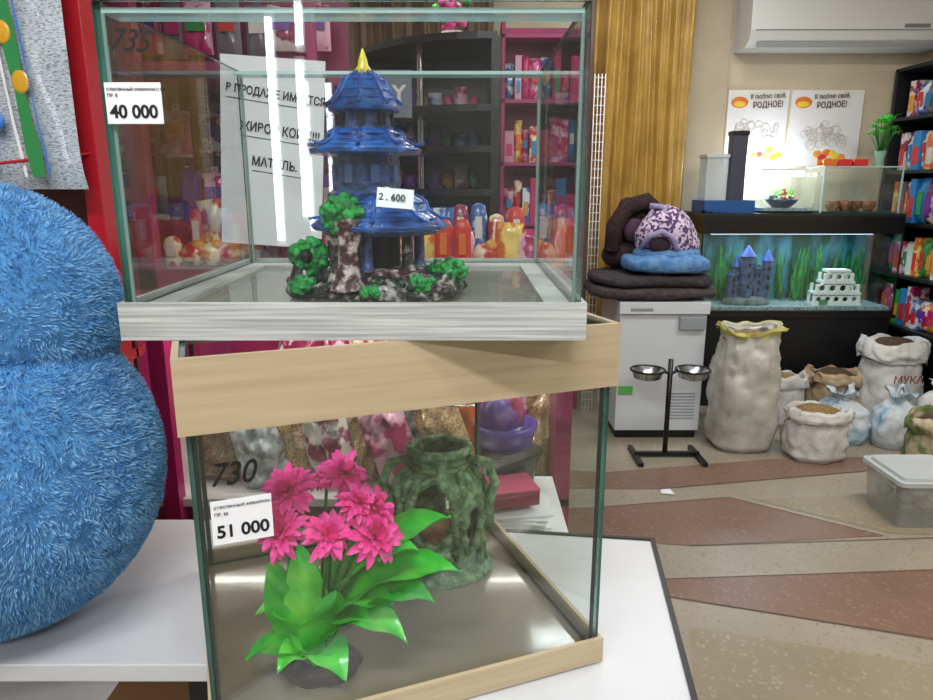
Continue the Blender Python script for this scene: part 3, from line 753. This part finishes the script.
# ---------------------------------------------------------------- sacks (soft, slumped woven cloth)
sw=M('woven_white','#d2d2ce',.75,col2='#b9b8b3',nscale=10,bump=.35,bscale=60)
swb=M('woven_bluewhite','#c2cacf',.7,col2='#86a7bd',nscale=8,contrast=(.5,.62),bump=.35,bscale=60)
swbr=M('woven_brown','#8d7152',.8,col2='#c0ad90',nscale=8,bump=.35,bscale=60)
swc=M('clear_sack','#c2c1b8',.35,col2='#a5a49a',nscale=8,bump=.5,bscale=25,coat=.4)
gr1=M('grain','#b09468',.8,col2='#7e6238',nscale=120,tex='voronoi',contrast=(.1,.5),bump=.5,bscale=150)
gr2=M('grain_dark','#6e4f34',.8,col2='#3f2c1c',nscale=120,tex='voronoi',contrast=(.1,.5))
def cloth(b,x,y,prof,mat,seg=64,sy=.85,sd=0,wr=.06,lean=(0,0)):
    H=max(z for _,z in prof) or 1
    P=[]
    for i in range(len(prof)-1):
        for k in range(6):
            tt=k/6; P.append((prof[i][0]*(1-tt)+prof[i+1][0]*tt,prof[i][1]*(1-tt)+prof[i+1][1]*tt))
    P.append(prof[-1]); vs=[];fs=[]
    for r,z in P:
        for i in range(seg):
            a=2*PI*i/seg; h=z/H
            n1=noise.noise(Vector((math.cos(a)*1.6+sd,math.sin(a)*1.6,z*6)))
            n2=1-abs(noise.noise(Vector((math.cos(a)*3.5+sd*2,math.sin(a)*3.5,z*14+a))))*2.4
            n3=noise.noise(Vector((math.cos(a)*6+sd,math.sin(a)*6,z*5)))
            rr=r*(1+wr*1.9*n1+wr*1.1*n2*(.4+h)+wr*1.3*n3*h)
            sq=(abs(math.cos(a))**4+abs(math.sin(a))**4)**(-.12)
            vs.append((x+rr*sq*math.cos(a)+lean[0]*h,y+rr*sq*sy*math.sin(a)+lean[1]*h,max(.001,z+(.05*n1*h))))
    for j in range(len(P)-1):
        for i in range(seg): i2=(i+1)%seg; fs.append((j*seg+i,j*seg+i2,(j+1)*seg+i2,(j+1)*seg+i))
    b.add(vs,fs,mat,True)
def sack(name,x,y,r,h,mat,grain=None,rim=None,sd=0,lean=(0,0)):
    b=B(name)
    if grain:
        cloth(b,x,y,[(r*.86,0),(r*1.04,h*.10),(r*1.06,h*.35),(r*.98,h*.62),(r*.83,h*.88),(r*.86,h*.97),(r*.93,h*1.02),(r*1.02,h*.97),(r*1.06,h*.84),(r*1.03,h*.78)],mat,sd=sd,lean=lean,wr=.07)
        b.lathe((x+lean[0]*.9,y+lean[1]*.9,0),[(r*.86,h*.86),(r*.78,h*.95),(r*.5,h*1.02),(.001,h*1.05)],grain,28,sy=.82,cap=False,nz=.01)
    else:
        cloth(b,x,y,[(r*.84,0),(r*1.02,h*.12),(r*1.05,h*.35),(r*.9,h*.6),(r*.55,h*.75),(r*.28,h*.82),(r*.27,h*.85),(r*.50,h*.93),(r*.62,h*.98),(r*.3,h*.95)],mat,sd=sd,lean=lean,wr=.10)
        b.ring((x+lean[0]*.85,y+lean[1]*.85,h*.835),r*.28,r*.03,rim or sw,20)
    return b.done()
b=B('large_clear_sack'); x,y=1.49,3.62
cloth(b,x,y,[(.14,0),(.168,.03),(.172,.15),(.170,.32),(.158,.47),(.135,.57),(.125,.61),(.13,.655),(.14,.66),(.12,.63)],swc,sd=3,wr=.07,lean=(.01,0))
cloth(b,x+.01,y,[(.118,.60),(.134,.655),(.146,.664),(.148,.645)],M('yellow_bag_rim','#b9b562',.5),sd=3,wr=.10)
b.lathe((x,y,.60),[(.13,0),(.08,.035),(.001,.05)],gr1,24,cap=False,sy=.8,nz=.01)
b.done()
sack('grain_sack',1.82,3.46,.14,.27,sw,gr1,sd=1)
sack('grain_sack',1.87,3.98,.12,.30,sw,gr1,sd=2)
sack('grain_sack',2.22,4.08,.14,.30,swbr,gr2,swbr,sd=4)
sack('tied_sack',2.09,3.70,.125,.30,swb,sd=5,lean=(-.02,0))
sack('tied_sack',2.33,3.62,.11,.31,swb,sd=6,lean=(.02,0))
s5=sack('grain_sack',2.52,4.02,.165,.50,sw,gr2,sd=7)
text('МУКА',.06,(2.43,3.835,.29),M('print_brownred','#7a4038',.6),s5,bold=.001)
sack('tied_sack',2.59,3.62,.12,.36,sw,sd=8)
sack('grain_sack',2.27,3.20,.12,.30,M('green_print_sack','#5f6f3f',.7,col2='#b3a68a',nscale=9,contrast=(.45,.55)),gr2,sd=9)
b=B('plastic_storage_box')
pl=glassmat('frosted_plastic',tint=(.80,.84,.84),base=.08,haze=.28,hazecol='#d4dadb')
def rr(b,cx,cy,w,d,z,mat,top=1.0,cap=True,rc=.03,h=None):
    pts=[]
    for qx,qy,a0 in [(1,1,0),(-1,1,PI/2),(-1,-1,PI),(1,-1,3*PI/2)]:
        for k in range(6):
            a=a0+k*PI/10; pts.append((qx*(w/2-rc)+rc*math.cos(a),qy*(d/2-rc)+rc*math.sin(a)))
    n=len(pts); vs=[(cx+x,cy+y,z) for x,y in pts]+[(cx+x*top,cy+y*top,z+h) for x,y in pts]
    b.add(vs,[(i,(i+1)%n,(i+1)%n+n,i+n) for i in range(n)],mat,True)
    if cap: b.add(vs,[list(range(n))[::-1],list(range(n,2*n))],mat,False)
rr(b,1.94,2.80,.28,.26,0.001,pl,1.1,h=.19)
lidm=glassmat('storage_lid',tint=(.75,.8,.8),base=.1,haze=.55,hazecol='#dfe5e6')
rr(b,1.94,2.80,.33,.31,.19,lidm,1.0,h=.018); rr(b,1.94,2.80,.29,.27,.208,lidm,.98,h=.014)
for i in range(16): b.ell((1.94+random.uniform(-.09,.09),2.8+random.uniform(-.08,.08),.04+random.uniform(0,.09)),(.035,.03,.025),random.choice([sw,swbr,M('box_contents','#8b8778',.8)]),10,6,nz=.01,nf=30)
b.done()
b=B('paper_scrap'); b.add([(.90,3.0,.004),(.96,2.98,.006),(.95,3.03,.012),(.91,3.04,.005)],[(0,1,2,3)],paper,False); b.done()

# ---------------------------------------------------------------- display aquarium
b=B('aquarium_cabinet'); b.b2((1.44,4.32,0),(2.66,4.70,.58),M('cabinet_black','#0d0e11',.4)); b.b2((1.42,4.30,.58),(2.68,4.715,.60),blackm)
b.b2((2.046,4.317,.04),(2.049,4.322,.56),M('door_gap','#2a2c30',.5))
b.done(bevel=.003)
b=B('display_aquarium'); X0,X1,Y0,Y1=1.44,2.66,4.31,4.71
b.b2((X0,Y0,.60),(X1,Y1,.625),blackm); b.b2((X0,Y0-.005,1.10),(X1,Y1,1.205),blackm)
b.b2((X0,Y0-.005,1.205),(X1,Y1,1.222),M('dark_lid','#24272c',.3))
aqb=M('aquarium_backdrop','#0c5248',.6,col2='#4e9cb5',nscale=7,nmap=(1.6,1,.6),contrast=(.42,.62))
b.b2((X0+.005,Y1-.02,.62),(X1-.005,Y1-.01,1.10),aqb)
b.b2((X0+.01,Y0+.02,.62),(X1-.01,Y1-.02,.645),M('aquarium_gravel','#2d4a5c',.8,col2='#8fa8ac',nscale=90,tex='voronoi',contrast=(.2,.6)))
for a_,c_ in [((X0,Y0,.62),(X1,Y0+.008,1.10)),((X0,Y0,.62),(X0+.008,Y1,1.10)),((X1-.008,Y0,.62),(X1,Y1,1.10))]: b.b2(a_,c_,glass)
for x in (X0,X1): b.b2((x-.004,Y0-.003,.60),(x+.004,Y0+.006,1.10),blackm)
b.cyl((X0+.1,Y0+.15,1.092),.006,X1-X0-.2,M('aq_led','#dff4ff',.4,emis=2,ecol='#cfeeff'),10,rot=(0,PI/2,0))
ap=M('water_plant','#2f8f3a',.5,col2='#0c5a3c',nscale=20)
for i in range(110):
    x=random.uniform(X0+.05,X1-.05); h=random.uniform(.15,.40); yy=random.uniform(4.55,4.66)
    b.leaf((x,yy,.64),(x+random.uniform(-.06,.06),yy,.64+h),random.uniform(.012,.03),ap,lift=.0,nseg=6)
aq3=b.done()
ld=bpy.data.lights.new('aquarium_lamp','AREA'); ld.shape='RECTANGLE'; ld.size=1.0; ld.size_y=.1; ld.energy=3.2; ld.color=(.75,.92,1)
lo=bpy.data.objects.new('aquarium_lamp',ld); sc.collection.objects.link(lo); lo.location=(2.05,4.45,1.08); setpar(lo,aq3)
b=B('aquarium_castle'); x0,y0,zz=1.80,4.46,.652
bs=M('castle_stone_blue','#506f9c',.6,col2='#2a3f60',nscale=30); brf=M('castle_roof_blue','#1f4aa0',.5)
b.lathe((x0,y0,zz-.005),[(.15,0),(.14,.03),(.09,.05),(.001,.055)],M('castle_rock','#3a4a4c',.7,col2='#6e8080',nscale=20),28,sy=.6,nz=.015,nf=20)
for dx,dy,r,h,rf in [(-.10,0,.032,.15,0),(-.02,-.02,.042,.27,1),(.06,.01,.036,.19,0),(.115,0,.030,.24,1),(.02,.04,.03,.22,1),(-.065,.03,.026,.20,1)]:
    b.cyl((x0+dx,y0+dy,zz+.03),r,h,bs,14); b.ring((x0+dx,y0+dy,zz+.03+h),r,.008,bs,16)
    if rf: b.lathe((x0+dx,y0+dy,zz+.03+h),[(r*1.3,0),(r*.7,.03),(.003,.07)],brf,14)
    else:
        for k in range(6): b.box((x0+dx+r*math.cos(k),y0+dy+r*math.sin(k),zz+.04+h),(.014,.014,.02),bs)
    for k in range(3): b.box((x0+dx,y0+dy-r,zz+.03+h*(.3+.25*k)),(.014,.006,.024),dark)
b.box((x0+.02,y0,zz+.09),(.22,.045,.10),bs); b.ell((x0+.02,y0-.02,zz+.06),(.02,.01,.03),dark,12,8)
b.done()
b=B('white_ruin_ornament'); x0,y0=2.34,4.42
wm=M('white_resin','#dfe6e6',.5)
for lev,(w,n) in enumerate([(.28,6),(.26,5),(.17,4)]):
    z=.646+lev*.07
    b.box((x0,y0,z+.008),(w+.03,.10,.016),wm)
    for i in range(n):
        x=x0-w/2+w*i/(n-1)
        for yy in (-.035,.035): b.cyl((x,y0+yy,z+.014),.011,.05,wm,10)
        if i<n-1: b.ring((x+w/(n-1)/2,y0-.035,z+.04),w/(n-1)/2*.75,.007,wm,14,rot=(PI/2,0,0))
b.box((x0,y0,.646+.21+.008),(.14,.09,.016),wm); b.box((x0-.09,y0-.055,.67),(.05,.01,.03),M('green_fig','#2f8a5a',.3)); b.box((x0,y0+.02,.72),(.2,.01,.12),M('ruin_panel_green','#1f6b50',.5))  # dark green panel set between the white columns
b.done()

zl=1.2225
tb=M('tray_blue','#1b5290',.4)
b=B('blue_tray'); b.b2((1.45,4.36,zl),(1.76,4.60,zl+.012),tb)
for a_,c_ in [((1.45,4.36,zl),(1.76,4.37,zl+.075)),((1.45,4.59,zl),(1.76,4.60,zl+.075)),((1.45,4.36,zl),(1.46,4.6,zl+.075)),((1.75,4.36,zl),(1.76,4.6,zl+.075))]: b.b2(a_,c_,tb)
b.done(bevel=.003)
b=B('clear_container'); cc=glassmat('clear_plastic',tint=(.85,.9,.92),base=.1,haze=.35,hazecol='#dce4ea')
b.b2((1.47,4.42,zl+.013),(1.60,4.56,zl+.33),cc); b.b2((1.465,4.415,zl+.33),(1.605,4.565,zl+.35),M('box_lid','#c4cacb',.35)); b.done()
b=B('tall_grey_box'); b.b2((1.61,4.40,zl+.013),(1.70,4.48,zl+.48),M('grey_tall','#3c4150',.4)); b.b2((1.605,4.395,zl+.46),(1.705,4.485,zl+.485),blackm); b.done(bevel=.003)
b=B('nano_aquarium')
b.b2((1.80,4.36,zl),(2.12,4.56,zl+.012),blackm)
for a_,c_ in [((1.80,4.36,zl),(2.12,4.365,zl+.24)),((1.80,4.555,zl),(2.12,4.56,zl+.24)),((1.80,4.36,zl),(1.805,4.56,zl+.24)),((2.115,4.36,zl),(2.12,4.56,zl+.24))]: b.b2(a_,c_,glass)
b.b2((1.82,4.37,zl+.012),(2.10,4.55,zl+.03),M('aquarium_gravel','#3d5a6c',.8))
b.lathe((1.96,4.45,zl+.03),[(.05,0),(.085,.03),(.095,.05),(.0001,.045)],M('bowl_navy','#16305c',.3),20)
for i in range(60):
    x=random.uniform(1.88,2.04); z=zl+.06+random.uniform(0,.08)*(1-abs(x-1.96)*6); b.ell((x,random.uniform(4.42,4.5),z),(.011,.010,.011),random.choice([HM[0],HM[6],HM[5],HM[3],HM[7],leafm2,HM[6]]),10,6)
for i in range(8):
    x=1.90+i*.018; b.leaf((x,4.48,zl+.06),(x+.02,4.48,zl+.15),.012,leafm2,lift=0)
b.b2((1.84,4.42,zl+.250),(2.08,4.50,zl+.265),white); b.b2((1.85,4.425,zl+.220),(2.07,4.495,zl+.249),M('nano_led','#e8f4ff',.4,emis=22,ecol='#cfe6ff'))
b.b2((1.95,4.5,zl+.25),(1.97,4.56,zl+.262),white)
na=b.done()
ld=bpy.data.lights.new('nano_lamp','POINT'); ld.energy=7; ld.color=(.78,.88,1); ld.shadow_soft_size=.04
lo=bpy.data.objects.new('nano_lamp',ld); sc.collection.objects.link(lo); lo.location=(1.93,4.62,zl+.28); setpar(lo,na)
b=B('glass_terrarium')
b.b2((2.16,4.36,zl),(2.64,4.60,zl+.01),gedge)
for a_,c_ in [((2.16,4.36,zl),(2.64,4.366,zl+.27)),((2.16,4.594,zl),(2.64,4.60,zl+.27)),((2.16,4.36,zl),(2.166,4.6,zl+.27)),((2.634,4.36,zl),(2.64,4.6,zl+.27))]: b.b2(a_,c_,glass,fm={'+z':gedgel})
b.b2((2.16,4.36,zl+.27),(2.64,4.60,zl+.278),br,fm={'-y':gedgel})
for x in (2.163,2.637): b.b2((x-.004,4.357,zl),(x+.004,4.363,zl+.27),gedgel)
b.done()
b=B('coconut_pots')
for x,yy in [(2.28,4.45),(2.35,4.42),(2.42,4.46),(2.49,4.43),(2.38,4.52)]: b.lathe((x,yy,zl+.01),[(.025,0),(.042,.025),(.038,.06),(.03,.06),(.0001,.035)],M('coco','#5d3520',.8,col2='#8c5a3c',nscale=40),16)
b.done()
b=B('small_toy_trays')
for x,c in [(2.22,HM[1]),(2.31,HM[0]),(2.41,HM[0])]:
    b.b2((x-.04,4.42,zl+.279),(x+.04,4.50,zl+.285),c); b.b2((x-.042,4.418,zl+.285),(x+.042,4.424,zl+.32),c); b.b2((x-.042,4.498,zl+.285),(x+.042,4.504,zl+.32),c); b.ell((x,4.46,zl+.31),(.03,.03,.02),HM[3],12,8)
b.done()
b=B('potted_plant'); b.lathe((2.54,4.46,zl+.279),[(.03,0),(.022,.03),(.035,.09),(.032,.09),(.0001,.08)],M('glass_vase','#7da68c',.1),20)
for i in range(26):
    a=i*2.4; r=random.uniform(.05,.12); h=random.uniform(.12,.25)
    p=Vector((2.54+r*.6*math.cos(a),4.46+r*.3*math.sin(a),zl+.36+h*.8)); b.tube([(2.54,4.46,zl+.34),p],.0025,stemm,5)
    b.leaf(p,(2.54+r*math.cos(a),4.46+r*.6*math.sin(a),zl+.34+h),.05,leafm2 if i%2 else leafm,lift=.01)
b.done()

def poster(x0,x1,z0,z1):
    b=B('wall_poster'); b.b2((x0,4.742,z0),(x1,4.748,z1),M('poster_paper','#dcdad6',.5))
    cxp=(x0+x1)/2
    b.ell((x0+.075,4.741,z1-.075),(.055,.002,.035),HM[1],20,8); b.ell((x0+.075,4.7395,z1-.085),(.04,.002,.018),M('poster_yellow','#e6c23a',.5),20,8)
    line=M('poster_line','#b4aca0',.6)
    for k in range(40):
        b.ring((cxp+random.uniform(-.13,.13),4.740,z0+.20+random.uniform(-.07,.07)),random.uniform(.01,.03),.0012,line,12,rot=(PI/2,0,0))
    for k in range(6): b.ell((x0+.20+k*.03,4.741,z0+.08+random.uniform(-.03,.03)),(.03,.002,.022),random.choice([HM[1],HM[3],HM[0],M('poster_yellow','#e6c23a',.5)]),14,6)
    o=b.done()
    text('Я люблю своё,',.038,(x0+.14,4.737,z1-.055),M('poster_text','#5b4a3c',.6),o,bold=.0008,tilt=.05,sx=.85)
    text('РОДНОЕ!',.050,(x0+.16,4.737,z1-.11),M('poster_text','#5b4a3c',.6),o,bold=.0014,tilt=.05,sx=.85)
poster(1.68,2.07,1.51,1.98); poster(2.09,2.55,1.51,1.98)
b=B('air_conditioner'); acw=M('ac_white','#d3d5d2',.35)
pr=[(4.745,2.20),(4.56,2.20),(4.50,2.235),(4.485,2.29),(4.49,2.52),(4.53,2.56),(4.745,2.56)]
n=len(pr); vs=[(1.69,y,z) for y,z in pr]+[(2.93,y,z) for y,z in pr]
b.add(vs,[list(range(n))[::-1],list(range(n,2*n))]+[(i,(i+1)%n,(i+1)%n+n,i+n) for i in range(n)],acw,False)
b.box((2.31,4.525,2.212),(1.12,.012,.03),M('ac_vane','#a5a7a4',.4),rot=(.75,0,0)); b.b2((1.72,4.482,2.285),(2.90,4.487,2.290),M('ac_gap','#7d7e7c',.5)); b.b2((2.6,4.480,2.30),(2.75,4.4855,2.32),M('ac_gap','#7d7e7c',.5))
b.done()

b=B('dark_product_shelf'); ds=M('dark_shelf','#1a1c1f',.4)
b.b2((3.06,3.5,0),(3.095,4.72,2.1),ds); b.b2((2.72,4.69,0),(3.09,4.72,2.1),ds); b.b2((2.72,3.5,0),(3.09,3.53,2.1),ds)
for z in (.5,.82,1.14,1.46,1.78,2.08): b.b2((2.72,3.5,z),(3.09,4.72,z+.02),ds)
b.done()
b=B('shelf_pet_food_packs')
for z in (.522,.842,1.162,1.482,1.802):
    yv=3.6
    while yv<4.60:
        w=random.uniform(.05,.09); h=random.uniform(.17,.27); c=random.choice([HM[5],HM[6],HM[7],HM[3],pgr,HM[7]]+SP)
        if random.random()<.65:
            pillow(b,(2.80,yv+w/2,z+h/2),w,h,.06,c,8,10,rot=(0,0,PI/2),wr=.006); b.b2((2.764,yv+.015,z+.05),(2.768,yv+w-.015,z+h*.7),random.choice(HM))
        else: b.b2((2.76,yv,z),(2.86,yv+w-.006,z+h),c); b.b2((2.758,yv+.01,z+.03),(2.76,yv+w-.014,z+h*.6),random.choice([HM[7],HM[3],HM[0]]))
        yv+=w
b.done()

# ---------------------------------------------------------------- camera
cam=bpy.data.cameras.new('camera'); co=bpy.data.objects.new('camera',cam); sc.collection.objects.link(co)
co.location=(0,0,1.4); co.rotation_euler=(math.radians(90-13.4),0,0)
cam.sensor_width=36; cam.lens=36*700/933; cam.clip_start=.02
sc.camera=co
wd=bpy.data.worlds.new('world'); sc.world=wd; wd.use_nodes=True
wd.node_tree.nodes['Background'].inputs[0].default_value=(.8,.85,.9,1); wd.node_tree.nodes['Background'].inputs[1].default_value=.3
